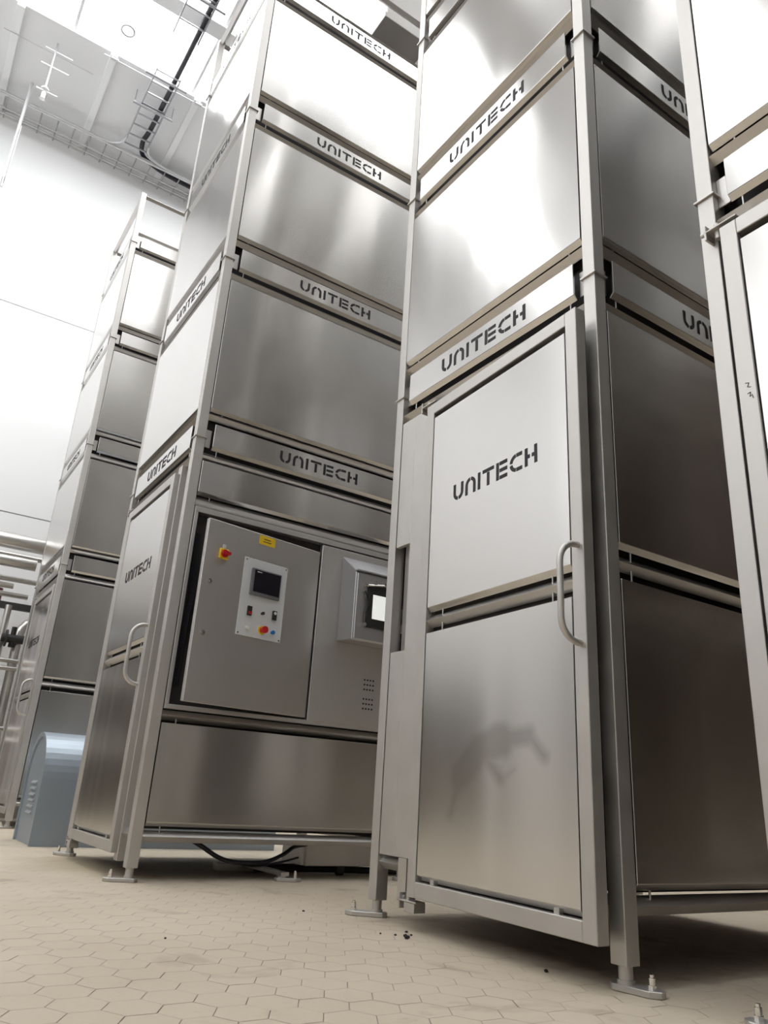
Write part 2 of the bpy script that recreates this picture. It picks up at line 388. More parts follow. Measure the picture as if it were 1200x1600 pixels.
def door(base, uL, uR, nf, ang, parent, zt=1.81, zb=-0.37, letters_on=True, stained=False):
    th = 0.05; mp = door_map(base, uL, nf, ang); sw = 0.058
    mb = MB(mp)
    mb.box(uL, uL+sw, nf-th, nf, Zr(zb), Zr(zt)); mb.box(uR-sw, uR, nf-th, nf, Zr(zb), Zr(zt))
    mb.box(uL+sw, uR-sw, nf-th, nf, Zr(zt-sw), Zr(zt)); mb.box(uL+sw, uR-sw, nf-th, nf, Zr(zb), Zr(zb+sw))
    d = mb.build('door', M_tube, parent, bevel=0.0025)
    a, b = uL+sw+0.005, uR-sw-0.008
    panel(mp, a, b, Zr(0.785), Zr(zt-sw-0.025), d, n=nf-0.004)
    panel(mp, a, b, Zr(zb+sw+0.026), Zr(0.67), d, n=nf-0.004, mt=M_stained if stained else None,
          label='lower door panel with a dull dried smear' if stained else None)
    bk = MB(mp); bk.box(uL+sw-0.01, uR-sw+0.01, nf-th-0.012, nf-th+0.004, Zr(zb+0.01), Zr(zt-0.01)); bk.build('backing', M_core, d)
    r = rail(lambda u, n, z: mp(u, n+nf, z), uL+sw-0.002, uR-sw+0.002, Zr(0.725), d,
             [(uL+sw+0.10, Zr(0.66), Zr(0.79)), (uR-sw-0.12, Zr(0.66), Zr(0.79))])
    for u in (uL+sw+0.1, uR-sw-0.12):
        st = MB(mp); st.box(u-0.012, u+0.012, nf-0.03, nf-0.012, Zr(zb+sw), Zr(zb+sw+0.024)); st.build('stud', M_tube, d)
    if letters_on: lettering(mp, (uL+uR)/2+0.005, Zr(1.235), 0.55, 0.078, d, nf-0.004)
    handle(mp, uR-0.026, Zr(0.845), Zr(0.505), nf, d)
    # hinges
    for zz, nm in ((zt+0.015, 'hinge'), (zb-0.02, 'hinge')):
        hb = MB(base); s = 1 if zz > 0 else -1
        hb.box(uL-0.055, uL+0.06, nf-0.05, nf-0.002, Zr(zz), Zr(zz)+0.006)
        hb.box(uL-0.055, uL-0.047, nf-0.06, nf-0.002, Zr(zz)-0.028, Zr(zz)+0.03)
        hb.tube([(uL-0.02, nf-0.028, Zr(zz)-0.03), (uL-0.02, nf-0.028, Zr(zz)+0.03)], 0.011, 10)
        hb.tube([(uL-0.075, nf-0.02, Zr(zz)+0.012), (uL-0.035, nf-0.02, Zr(zz)+0.012)], 0.008, 8)
        if s < 0: hb.box(uL-0.02, uL+0.05, nf-0.06, nf-0.004, Zr(zz)-0.035, Zr(zz)-0.001)
        hb.build(nm, M_tube, parent, bevel=0.0015)
    return d

def foot(parent, x, y, ang, length=0.15, ztop=0.066):
    f = MB(); f.tube([(x, y, 0.016), (x, y, ztop+0.01)], 0.021, 12)
    f.tube([(x, y, 0.016), (x, y, 0.030)], 0.026, 12)
    st = f.build('foot_stem', M_tube, parent)
    c, s = math.cos(ang), math.sin(ang)
    mp = lambda a, b, z: (x+a*c-b*s, y+a*s+b*c, z)
    p = MB(mp); L2 = length-0.045
    p.prism([(-0.03, -0.03), (L2-0.03, -0.035), (L2, -0.012), (L2, 0.012), (L2-0.03, 0.035), (-0.03, 0.03), (-0.045, 0.012), (-0.045, -0.012)], 0.001, 0.019)
    fp = p.build('foot_plate', M_tube, parent, bevel=0.002)
    b = MB(mp); a = L2-0.035
    b.prism([(a+0.0125*math.cos(k*math.pi/3), 0.0125*math.sin(k*math.pi/3)) for k in range(6)], 0.019, 0.030)
    b.tube([(a, 0, 0.030), (a, 0, 0.048)], 0.0095, 10); b.tube([(a, 0, 0.048), (a, 0, 0.056)], 0.0065, 10)
    b.build('anchor_bolt', M_bolt, fp, label='shiny anchor bolt')

def tower(X, Y, label, variant, feet, side_letters=True):
    t = thing('steel_tower', label, 'machine', (X, Y, 0), group='steel clad towers')
    ZB, ZT = 0.066, Zr(6.83)
    for (px, py) in ((0, 0), (0, WY-PW), (DX-PW, 0), (DX-PW, WY-PW)):
        p = MB(); p.box(px, px+PW, py, py+PW, ZB, ZT); p.build('post', M_tube, t, bevel=0.003, seg=2)
    for (px, py), (ang, ln) in zip(((0.03, 0.03), (0.03, WY-0.03), (DX-0.03, 0.03), (DX-0.03, WY-0.03)), feet): foot(t, px, py, ang, ln)
    core = MB(); core.box(0.075, DX-0.075, 0.075, WY-0.075, Zr(-0.24), Zr(6.18)); 
    core.build('dark_core', M_core, t)  # dark box stands for the unlit interior seen through the gaps
    for k in range(4):
        z = Zr(2.011+1.3584*k)
        for (px, py) in ((0, 0), (0, WY-PW), (DX-PW, 0), (DX-PW, WY-PW)):
            c = MB(); e = 0.009; c.box(px-e, px+PW+e, py-e, py+PW+e, z-0.007, z+0.001)
            # lugs of the joint between two stacked frames
            sx = 1 if px == 0 else -1; sy = 1 if py == 0 else -1
            a0, a1 = sorted((px+(PW if sx > 0 else 0), px+(PW if sx > 0 else 0)+sx*0.045)); b0, b1 = sorted((py+(PW/2), py+PW/2+sy*0.008))
            c.box(a0, a1, b0, b1, z-0.05, z+0.07)
            b0, b1 = sorted((py+(PW if sy > 0 else 0), py+(PW if sy > 0 else 0)+sy*0.045)); a0, a1 = sorted((px+(PW/2), px+PW/2+sx*0.008))
            c.box(a0, a1, b0, b1, z-0.05, z+0.07)
            c.build('joint_collar', M_rail, t, bevel=0.0015)
    for fn, (mp, Wd) in faces().items():
        ua, ub = PW+0.006, Wd-PW-0.006; ra, rb = PW-0.004, Wd-PW+0.004
        st = lambda a, b: [(0.15, a, b), (Wd-0.15, a, b)]
        for k in range(4):
            dz = 1.3584*k
            s = panel(mp, 0.112, Wd-0.112, Zr(1.965+dz), Zr(2.12+dz), t, 'sign_panel')
            if fn == 'front' or (fn == 'right' and side_letters): lettering(mp, Wd/2, Zr(2.002+dz), 0.60, 0.08, s)
            rail(mp, ra, rb, Zr(1.895+dz), t, st(Zr(1.90+dz), Zr(1.965+dz)))
            if k < 3:
                rail(mp, ra, rb, Zr(2.178+dz), t, st(Zr(2.18+dz), Zr(2.23+dz)))
                panel(mp, ua, ub, Zr(2.223+dz), Zr(3.205+dz), t)
            else: rail(mp, ra, rb, Zr(6.24), t)
        rail(mp, ra, rb, Zr(6.80), t)
        if fn in ('back', 'left') or (fn == 'right' and variant != 'B'):
            panel(mp, ua, ub, Zr(0.884), Zr(1.855), t); panel(mp, ua, ub, Zr(-0.208), Zr(0.75), t)
            rail(mp, ra, rb, Zr(0.815), t, st(Zr(0.74), Zr(0.89)))
            rail(mp, ra, rb, Zr(-0.27), t, st(Zr(-0.27), Zr(-0.2)))
        elif fn == 'right':                    # tower with the control cabinet
            panel(mp, ua, ub, Zr(1.654), Zr(1.86), t)
            rail(mp, ra, rb, Zr(1.600), t, st(Zr(1.6), Zr(1.66)))
            rail(mp, ra, rb, Zr(0.338), t, st(Zr(0.29), Zr(0.36)))
            panel(mp, ua, ub, Zr(-0.205), Zr(0.297), t)
            rail(mp, ra, rb, Zr(-0.275), t, st(Zr(-0.27), Zr(-0.2)))
        else: rail(mp, ra, rb, Zr(-0.27), t)
    mp, Wd = faces()['front']
    if variant == 'C':
        door(mp, Wd-1.035, Wd-0.017, 0.048, math.radians(2.9), t, stained=True)
        fl = MB(mp)   # notched filler plate between door and left post
        u0, u1, u2 = 0.075, 0.19, 0.345
        fl.box(u1, u2, -0.02, 0.004, Zr(-0.24), Zr(1.84)); fl.box(u0, u1, -0.02, 0.004, Zr(1.15), Zr(1.84)); fl.box(u0, u1, -0.02, 0.004, Zr(-0.24), Zr(0.63))
        fl.build('filler_plate', M_tube, t, bevel=0.002)
        fl = MB(mp); fl.box(u0, u1, -0.075, -0.055, Zr(0.6), Zr(1.18)); fl.build('recess_plate', M_rail, t)
        e = MB(mp); e.box(0.215, 0.275, -0.055, 0.0, Zr(-0.40), Zr(-0.24)); 
        e.build('hinge_mount', M_rail, t, bevel=0.002)
    elif variant == 'D':
        door(mp, 0.095, Wd-0.10, 0.048, 0.0, t)
    elif variant == 'B':
        door(mp, Wd-1.19, Wd-0.20, 0.035, 0.0, t)
        fl = MB(mp); fl.box(Wd-0.25, Wd-0.19, -0.06, 0.0, Zr(-0.408), Zr(1.87)); fl.build('filler_post', M_tube, t, bevel=0.003)
        fl = MB(mp); fl.box(Wd-0.185, Wd-0.075, -0.066, -0.05, Zr(-0.24), Zr(1.87)); fl.build('filler_plate', M_rail, t)
    else:
        door(mp, Wd-1.10, Wd-0.07, 0.012, 0.0, t)
    return t

XC, XB = 1.9886, 1.2703
r_ = math.radians
FD = [(r_(-70), .15), (r_(85), .205), (r_(0), .14), (r_(0), .14)]
FC = [(r_(-78), .16), (r_(140), .18), (r_(-30), .15), (r_(60), .15)]
FB = [(r_(160), .17), (r_(125), .17), (r_(-20), .15), (r_(40), .15)]
FA = [(r_(-150), .15), (r_(120), .15), (r_(-20), .15), (r_(40), .15)]
YD, YC, YB, YA = -0.184, 1.667, 4.197, 8.035
tD = tower(XC, YD, 'nearest stainless steel tower, cut off by the right edge of the picture', 'D', FD)
tC = tower(XC, YC, 'stainless steel tower right of centre with a smear on its lower door panel', 'C', FC)
tB = tower(XB, YB, 'middle stainless steel tower with the control cabinet set into its right side', 'B', FB)
tA = tower(XB, YA, 'farthest stainless steel tower at the left, behind the domed blue-grey machine cover', 'A', FA)
# small handwritten scribble on the nearest tower's door stile
g = MB()
for pts in ([(1.081, 1.215), (1.070, 1.212), (1.076, 1.200), (1.066, 1.196)], [(1.078, 1.178), (1.068, 1.180), (1.072, 1.166), (1.064, 1.170), (1.062, 1.158)]):
    g.tube([(XC-0.0485-XC, y-YD, Zr(z)) for y, z in pts], 0.0012, 5)
g.build('pen_mark', M_letter, tD)
mf = MB(); mf.box(0.875, 0.925, 0.0, 0.5, 0.028, 0.048); mf.build('base_bar', M_rail, tB)
foot(tB, 0.9, 0.03, r_(-25), 0.15, 0.035)

# ------------------------------------------------------------------ control cabinet (in the side of the middle tower)
cb = thing('control_cabinet', 'grey steel control cabinet with its door ajar, in the side of the middle tower', 'cabinet', (XB, YB, 0))
cl = lambda x, z: (x-XB, Zr(z))
fr = MB(lambda u, n, z: (u, -n, z))
u0, u1, z0, z1 = 0.064, DX-0.066, Zr(0.385), Zr(1.545)
fr.box(u0, u1, -0.05, 0.004, z1-0.022, z1+0.012); fr.box(u0, u1, -0.05, 0.004, z0-0.012, z0+0.012)
fr.box(u0, u0+0.024, -0.05, 0.004, z0+0.012, z1-0.022); fr.box(u1-0.024, u1, -0.05, 0.004, z0+0.012, z1-0.022)
fr.build('cabinet_frame', M_cab, cb, bevel=0.002)
bx = MB(lambda u, n, z: (u, -n, z)); bx.box(u0+0.01, u1-0.01, -0.068, -0.052, z0, z1); bx.build('back_plate', M_core, cb)
wv = MB(lambda u, n, z: (u, -n, z))
for k in range(5): 
    uu = 0.10+0.008*k; wv.tube([(uu, -0.04, Zr(0.5)), (uu+0.006, -0.03, Zr(0.8+0.03*k)), (uu+0.02, -0.036, Zr(1.02)), (uu, -0.04, Zr(1.4))], 0.004, 6)
wv.build('wiring', M_cable, cb)
fp = MB(lambda u, n, z: (u, -n, z)); fp.box(2.215-XB, u1-0.004, -0.03, 0.008, Zr(0.393), Zr(1.51)); fp.build('fixed_front', M_cab, cb, bevel=0.002)
# door: hinged on its right, left edge 14 cm out
hx, hy = 2.203, 4.192
ddir = Vector((1.385-hx, 4.055-hy, 0)); dlen = ddir.length; ddir.normalize(); dnor = Vector((ddir.y, -ddir.x, 0))
if dnor.y > 0: dnor = -dnor
def dm(u, n, z):       # u: distance from the door's left edge, n: outwards
    p = Vector((1.385, 4.055, 0))-ddir*u+dnor*n
    return (p.x-XB, p.y-YB, z)
dr = MB(dm); dr.box(0, dlen, -0.03, 0, Zr(0.408), Zr(1.456)); cd = dr.build('cabinet_door', M_cab, cb, bevel=0.003)
def mu(x):             # plane coordinate measured in the photograph -> u on the door
    t = 3.8145/(4.197-0.1736*x); return math.hypot(t*x-1.385, t*4.197-4.055)
wp = MB(dm); wp.box(mu(1.688), mu(1.981), 0, 0.004, Zr(0.818), Zr(1.286)); wpl = wp.build('button_plate', M_white, cd, bevel=0.001)
sc = MB(dm); sc.box(mu(1.739), mu(1.936), 0.004, 0.022, Zr(1.065), Zr(1.228)); sc.box(mu(1.757), mu(1.93), 0.022, 0.0235, Zr(1.085), Zr(1.220))
s1 = MB(dm); s1.box(mu(1.739), mu(1.936), 0.004, 0.020, Zr(1.065), Zr(1.228)); s1.build('display_frame', M_bezel, cd, bevel=0.003, label='grey display frame')
s2 = MB(dm); s2.box(mu(1.755), mu(1.929), 0.020, 0.0212, Zr(1.085), Zr(1.219)); s2.build('display_glass', M_screen, cd, label='dark display glass')
s3 = MB(dm); s3.box(mu(1.770), mu(1.80), 0.0212, 0.0218, Zr(1.206), Zr(1.211)); s3.build('display_mark', M_white, cd)
for x in (1.70, 1.968):
    for z in (0.83, 1.273):
        k = MB(dm); k.tube([(mu(x), 0.004, Zr(z)), (mu(x), 0.006, Zr(z))], 0.005, 8); k.build('screw', M_bolt, cd)
def knob(name, x, z, r, l, mt, lab, base=None):
    u = mu(x); zz = Zr(z)
    if base:
        b = MB(dm); b.tube([(u, 0.004, zz), (u, 0.009, zz)], base[0], 16); b.build('button_base', base[1], cd, label=base[2])
    k = MB(dm); k.tube([(u, 0.004, zz), (u, l*0.8, zz)], r*0.8, 14); k.tube([(u, l*0.75, zz), (u, l, zz)], r, 14); k.build(name, mt, cd, label=lab)
k = 0.985
b = MB(dm); b.box(mu(1.755)-0.014, mu(1.755)+0.014, 0.004, 0.016, Zr(0.94), Zr(0.995)); b.build('rocker_switch', M_rubber, cd, label='black rocker switch')
b = MB(dm); b.box(mu(1.755)-0.009, mu(1.755)+0.009, 0.016, 0.019, Zr(0.947), Zr(0.963)); b.build('rocker_switch', M_red, cd, label='red lower key of the rocker switch')
b = MB(dm); b.box(mu(1.92)-0.014, mu(1.92)+0.014, 0.004, 0.016, Zr(0.945), Zr(1.0)); b.build('rocker_switch', M_rubber, cd, label='black rocker switch with a pale upper key')
b = MB(dm); b.tube([(mu(1.92), 0.016, Zr(0.985)), (mu(1.92), 0.021, Zr(0.985))], 0.009, 10); b.build('lamp', M_white, cd, label='pale signal lamp')
knob('push_button', 1.84, 0.968, 0.010, 0.022, M_rubber, 'small black button')
knob('push_button', 1.752, 0.868, 0.011, 0.022, M_lampw, 'white push button')
knob('emergency_stop', 1.85, 0.87, 0.021, 0.046, M_red, 'red mushroom emergency button', (0.026, M_yellow, 'yellow collar of the emergency button'))
knob('push_button', 1.919, 0.869, 0.012, 0.022, M_blue, 'blue push button')
for x, z in ((1.486, 1.085), (1.488, 0.787)):
    l = MB(dm); l.tube([(mu(x), 0, Zr(z)), (mu(x), 0.008, Zr(z))], 0.014, 14); l.tube([(mu(x), 0.008, Zr(z)), (mu(x), 0.012, Zr(z))], 0.008, 8); l.build('door_lock', M_bolt, cd, label='round chrome door lock')
yb = MB(dm); u = mu(1.548); zc = Zr(1.262)
yb.box(u-0.030, u+0.030, 0, 0.014, zc-0.030, zc+0.030); yb.build('switch_plate', M_yellow, cd, bevel=0.003, label='yellow plate of the main switch')
rb = MB(dm); rb.tube([(u, 0.014, zc), (u, 0.026, zc)], 0.023, 16); rb.box(u-0.027, u+0.027, 0.026, 0.046, zc-0.008, zc+0.008); rb.build('main_switch', M_red, cd, label='red rotary main switch')
rb = MB(dm); rb.box(u-0.009, u+0.009, 0, 0.008, zc+0.034, zc+0.056); rb.build('switch_tag', M_white, cd, label='small white tag above the main switch')
ys = MB(dm); ys.box(mu(1.768), mu(1.877), 0, 0.0012, Zr(1.39), Zr(1.447)); yl = ys.build('warning_sticker', M_yellow, cd, label='yellow sticker with two dark lines of print')
yt = MB(dm); yt.box(mu(1.80), mu(1.845), 0.0012, 0.0016, Zr(1.424), Zr(1.429)); yt.box(mu(1.795), mu(1.85), 0.0012, 0.0016, Zr(1.408), Zr(1.413)); yt.build('print_line', M_letter, cd)

# ------------------------------------------------------------------ operator box on the fixed front
ob = thing('operator_box', 'steel operator box with sloped top and a lit tablet screen, beside the control cabinet', 'control box', (2.371, YB, 0))
g = MB(lambda u, n, z: (u, -n, z)); Wb = 0.44
A0, A1, B0, B1 = Zr(0.901), Zr(1.465), Zr(0.888), Zr(1.312); N0, N1 = 0.010, 0.197
g.add([(0, N0, A0), (Wb, N0, A0), (Wb, N1, B0), (0, N1, B0), (0, N0, A1), (Wb, N0, A1), (Wb, N1, B1+0.02), (0, N1, B1+0.02)],
      [(0, 1, 2, 3), (4, 7, 6, 5), (0, 4, 5, 1), (0, 3, 7, 4), (1, 5, 6, 2), (3, 2, 6, 7)])
body = g.build('box_body', M_box, ob, bevel=0.004)
g = MB(lambda u, n, z: (u, -n, z)); g.box(0.004, Wb-0.004, N1+0.001, N1+0.018, B0+0.004, B1+0.004); g.build('box_door', M_box, ob, bevel=0.004)
g = MB(lambda u, n, z: (u, -n, z)); g.box(-0.004, Wb+0.004, N1-0.01, N1+0.03, B1+0.012, B1+0.022); g.build('rain_lip', M_box, ob, bevel=0.001)
g = MB(lambda u, n, z: (u, -n, z)); g.box(0.085, 0.345, N1+0.018, N1+0.038, Zr(0.975), Zr(1.25)); tb = g.build('tablet_case', M_rubber, ob, bevel=0.004, label='black tablet case')
g = MB(lambda u, n, z: (u, -n, z)); g.box(0.115, 0.325, N1+0.038, N1+0.0395, Zr(1.03), Zr(1.185)); g.build('tablet_screen', M_litscreen, ob, label='lit white tablet screen')
g = MB(lambda u, n, z: (u, -n, z))
for uu, zz in ((0.06, 1.235), (0.13, 1.262), (0.2, 1.262), (0.06, 0.985)):
    g = MB(lambda u, n, z: (u, -n, z)); g.tube([(uu, N1+0.018, Zr(zz)), (uu, N1+0.05, Zr(zz))], 0.011, 10); g.build('clamp_stud', M_bolt, ob)
g = MB(lambda u, n, z: (u, -n, z)); g.tube([(0.06, N1+0.045, Zr(1.235)), (0.3, N1+0.045, Zr(1.272))], 0.006, 8); g.build('clamp', M_bolt, ob)
g = MB(lambda u, n, z: (u, -n, z)); g.tube([(0.075, N1+0.03, Zr(0.99)), (0.07, N1+0.035, Zr(1.06)), (0.085, N1+0.04, Zr(1.12)), (0.06, N1+0.03, Zr(1.2))], 0.005, 8); g.build('cable', M_cable, ob)
# grid of dark slabs drawing the shade in small vent holes below the box
hg = MB(lambda u, n, z: (u, -n, z))
for zb in (0.62, 0.50):
    for r in range(3):
        for c in range(4):
            uu = 2.60-XB+c*0.022; zz = Zr(zb+r*0.03)
            hg.box(uu, uu+0.012, 0.008, 0.0088, zz, zz+0.010)
hg.build('vent_slot_shade', M_core, cb, kind='stuff')

# ------------------------------------------------------------------ stainless box, cable and hoses under the middle tower
ub = thing('motor_box', 'low stainless box on small wheels under the middle tower', 'box', (2.43, 4.45, 0))
g = MB(); g.box(0, 0.9, 0, 0.3, 0.055, 0.185); g.build('box_body', M_cab, ub, bevel=0.004)
g = MB(); g.box(-0.02, 0.0, 0.02, 0.28, 0.06, 0.175); g.build('end_flange', M_rail, ub)
for x in (0.27, 0.8):
    g = MB(); g.tube([(x-0.02, 0.04, 0.022), (x+0.02, 0.04, 0.022)], 0.022, 14); g.box(x-0.028, x+0.028, 0.022, 0.058, 0.02, 0.06); g.build('wheel', M_rubber, ub)
def bez(P, n=8):
    out = []
    for i in range(len(P)-1):
        p0 = Vector(P[max(i-1, 0)]); p1 = Vector(P[i]); p2 = Vector(P[i+1]); p3 = Vector(P[min(i+2, len(P)-1)])
        for k in range(n):
            t = k/n; out.append(tuple(0.5*((2*p1)+(p2-p0)*t+(2*p0-5*p1+4*p2-p3)*t*t+(3*p1-p0-3*p2+p3)*t**3)))
    out.append(tuple(P[-1])); return out
g = MB(); g.tube(bez([(1.62, 4.35, 0.21), (1.70, 4.34, 0.17), (1.86, 4.33, 0.095), (2.08, 4.33, 0.085), (2.22, 4.35, 0.125), (2.32, 4.40, 0.165), (2.44, 4.46, 0.178)]), 0.012, 8)
tag(g.build('power_cable', M_cable), 'black cable sagging under the lower rail of the middle tower', 'cable')
g = MB(); g.tube(bez([(1.9, 4.36, 0.088), (2.05, 4.37, 0.062), (2.2, 4.37, 0.08), (2.34, 4.375, 0.11)]), 0.006, 8)
tag(g.build('thin_cable', M_cable), 'thin black cable hanging just below the thick sagging cable', 'cable')
g = MB(); g.tube(bez([(2.15, 4.55, 0.03), (2.6, 4.62, 0.025), (3.1, 4.5, 0.025), (3.5, 4.55, 0.025)]), 0.02, 8)
tag(g.build('floor_hose', M_rubber), 'black hose lying on the floor under the middle tower', 'hose')
g = MB(); g.box(1.98, 2.55, 4.72, 4.80, 0.0, 0.045); tag(g.build('floor_channel', M_rail, bevel=0.003), 'flat steel channel on the floor behind the low stainless box', 'channel')

# ------------------------------------------------------------------ domed machine cover between the towers
dc = thing('machine_cover', 'blue-grey domed machine cover standing between the two left towers', 'machine cover', (1.18, 6.2, 0))
Wc, Hs, Rr = 0.66, 0.46, 0.33
prof = [(0, 0), (0, Hs)]+[(Rr-Rr*math.cos(math.radians(a)), Hs+Rr*math.sin(math.radians(a))) for a in range(8, 180, 8)]+[(Wc, Hs), (Wc, 0)]
g = MB(); g.prism(prof, 0.0, 1.9, 'u'); o = g.build('cover_shell', M_drum, dc)
for p in o.data.polygons:
    if abs(p.normal.x) < 0.1: p.use_smooth = False
g = MB()
n = len(prof); inn = [(Rr+(y-Rr)*0.93, z*0.955 if z > 0.02 else 0.0) for y, z in prof]
g.add([(-0.016, y, z) for y, z in prof]+[(-0.016, y, z) for y, z in inn]+[(0.0, y, z) for y, z in prof]+[(0.0, y, z) for y, z in inn],
      [(i, i+1, n+i+1, n+i) for i in range(n-1)]+[(i, 2*n+i, 2*n+i+1, i+1) for i in range(n-1)]+[(n+i, n+i+1, 3*n+i+1, 3*n+i) for i in range(n-1)])
g.build('end_rim', M_drum, dc)
for k in range(6):
    l = MB(); z = 0.20+k*0.042; l.prism([(0, z), (-0.016, z+0.006), (-0.016, z+0.012), (0, z+0.026)], 0, 1, 'u')
    l.v = [(b, 0.20+a*0.2, c) for a, b, c in l.v]; l.build('louvre', M_louvre, dc)

# ------------------------------------------------------------------ pipes beyond the far tower
def tubething(name, lab, cat, pts, r, mt, group=None, n=14):
    g = MB(); g.tube(pts, r, n); return tag(g.build(name, mt), lab, cat, group)
tubething('wide_pipe', 'widest shiny pipe, topmost of those running to the far tower', 'pipe', [(-1.5, 10.3, Zr(2.74)), (3.6, 10.3, Zr(2.74))], 0.10, M_pipe)
tubething('bright_pipe', 'bright pipe just under the widest one', 'pipe', [(-1.5, 10.25, Zr(2.47)), (1.33, 10.25, Zr(2.47))], 0.075, M_pipe)
for k, (z, e, y) in enumerate(((2.30, 1.6, 10.5), (2.20, 1.15, 10.45), (2.10, 1.35, 10.5), (2.62, 1.9, 10.55), (2.02, 1.0, 10.4))):
    tubething('thin_pipe', ['upper thin brownish pipe below the bright pipe', 'second thin pipe below the bright pipe', 'third thin pipe below the bright pipe',
              'thin pipe squeezed between the widest and the bright pipe', 'lowest thin pipe just above the dark beam'][k], 'pipe', [(-1.5, y, Zr(z)), (e, y, Zr(z))], 0.034, M_pipe, 'thin pipes at the far left')
g = MB(); g.box(-1.5, 2.6, 10.25, 10.33, Zr(1.88), Zr(1.96)); tag(g.build('support_beam', M_darkbeam, bevel=0.003), 'dark horizontal beam under the pipes at the far left', 'beam')
tubething('riser_pipe', 'steel riser pipe with a bend under the dark beam at the far left', 'pipe',
          bez([(1.9, 10.1, Zr(1.72)), (1.45, 10.1, Zr(1.72)), (1.34, 10.1, Zr(1.66)), (1.30, 10.1, Zr(1.5)), (1.30, 10.1, Zr(0.8)), (1.30, 10.1, 0.0)], 5), 0.055, M_pipe)
tubething('riser_pipe', 'second steel riser pipe, left of the bent one', 'pipe', [(1.12, 10.15, 0.0), (1.12, 10.15, Zr(1.9))], 0.04, M_pipe)
tubething('red_pipe', 'dark red upright pipe behind the risers', 'pipe', [(1.02, 10.70, 0.0), (1.02, 10.70, Zr(2.2))], 0.05, M_redpipe)
g = MB(); g.tube([(1.10, 9.985, Zr(1.48)), (1.36, 9.985, Zr(1.48))], 0.05, 12); g.tube([(1.14, 9.985, Zr(1.48)), (1.16, 9.985, Zr(1.48))], 0.10, 14); g.tube([(1.22, 9.985, Zr(1.38)), (1.22, 9.985, Zr(1.62))], 0.03, 10)
tag(g.build('valve', M_rubber), 'black valve on the riser pipes at the far left', 'valve')
for z, lab in ((1.22, 'upper cross pipe between the risers'), (1.13, 'middle cross pipe between the risers'), (0.45, 'lower cross pipe between the risers'), (0.33, 'lowest cross pipe between the risers')):
    tubething('cross_pipe', lab+' at the far left', 'pipe', [(-0.4, 9.95, Zr(z)), (1.42, 9.95, Zr(z))], 0.026, M_pipe, 'cross pipes at the far left')
g = MB(); g.box(1.05, 1.9, 9.75, 10.0, 0.0, 0.22); g.box(1.05, 1.9, 9.72, 9.76, 0.24, 0.28); tag(g.build('pipe_skid', M_rail, bevel=0.004), 'low steel skid under the riser pipes at the far left', 'base')

# ------------------------------------------------------------------ cable trays and hanging things under the ceiling
ZTR = Zr(9.8)
ct = thing('wall_cable_tray', 'wire mesh cable tray running along the top of the far wall', 'cable tray', (0, 11.0, ZTR))
for y, r, z in ((-0.22, 0.032, 0.0), (0.02, 0.016, -0.05), (0.14, 0.012, -0.05), (0.26, 0.016, 0.0)):
    g = MB(); g.tube([(-3.5, y, z), (6, y, z)], r, 8); g.build('side_wire' if r > 0.011 else 'long_wire', M_galv, ct)
for k in range(38):
    x = -3.5+k*0.25; g = MB(); g.tube([(x, -0.22, 0), (x, -0.19, -0.05), (x, 0.24, -0.05), (x, 0.26, 0)], 0.011, 6, sm=False); g.build('cross_wire', M_galvd, ct)
lt = thing('ladder_cable_tray', 'ladder cable tray running under the ceiling towards the far wall', 'cable tray', (1.39, 9.0, ZTR))
def lw(x): return x-1.39
def ly(y): return y-9.0
for x in (1.245, 1.60):
    for (a, b) in ((5.0, 8.2 if x < 1.4 else 8.2), (8.88, 10.45)):
        g = MB(); g.box(lw(x)-0.008, lw(x)+0.008, ly(a), ly(b), -0.03, 0.03); g.build('side_rail', M_galvd, lt)
ys_ = [8.92+0.237*k for k in range(8)]+[7.94-0.24*k for k in range(12)]
for y in ys_:
    g = MB(); g.box(lw(1.24), lw(1.6), ly(y)-0.011, ly(y)+0.011, -0.025, -0.005); g.build('rung', M_galvd, lt)
for y in (9.02, 9.66, 7.5):
    g = MB(); g.box(lw(1.12), lw(1.74), ly(y)-0.018, ly(y)+0.018, -0.06, -0.03)
    for x in (1.14, 1.72): g.tube([(lw(x), ly(y), -0.05), (lw(x), ly(y), H-ZTR)], 0.006, 6)
    g.build('hanger', M_galvd, lt)
for pts, nm in ((bez([(1.245, 10.4), (1.20, 10.62), (1.05, 10.74), (0.84, 10.78)], 6), 0), (bez([(1.60, 10.4), (1.64, 10.6), (1.82, 10.72), (2.3, 10.78)], 6), 1)) if False else (): pass
def curve3(P): return bez([(lw(x), ly(y), 0.0) for x, y in P], 6)
g = MB(); g.tube(curve3([(1.245, 10.42), (1.20, 10.62), (1.05, 10.74), (0.80, 10.78)]), 0.018, 8); g.build('corner_bend', M_galv, lt)
g = MB(); g.tube(curve3([(1.60, 10.40), (1.64, 10.6), (1.82, 10.72), (2.3, 10.78)]), 0.018, 8); g.build('corner_bend', M_galv, lt)
g = MB(); g.tube(bez([(1.555, 5.0, ZTR+0.035), (1.555, 7.9, ZTR+0.035), (1.54, 9.0, ZTR+0.035), (1.52, 10.1, ZTR+0.04), (1.50, 10.5, ZTR+0.08), (1.60, 10.80, ZTR+0.09), (1.9, 10.90, ZTR+0.06), (2.3, 10.91, ZTR+0.02), (3.2, 10.91, ZTR+0.02)]), 0.038, 10)
tag(g.build('black_cable_bundle', M_cable), 'thick black cable bundle lying in the ladder tray', 'cable')
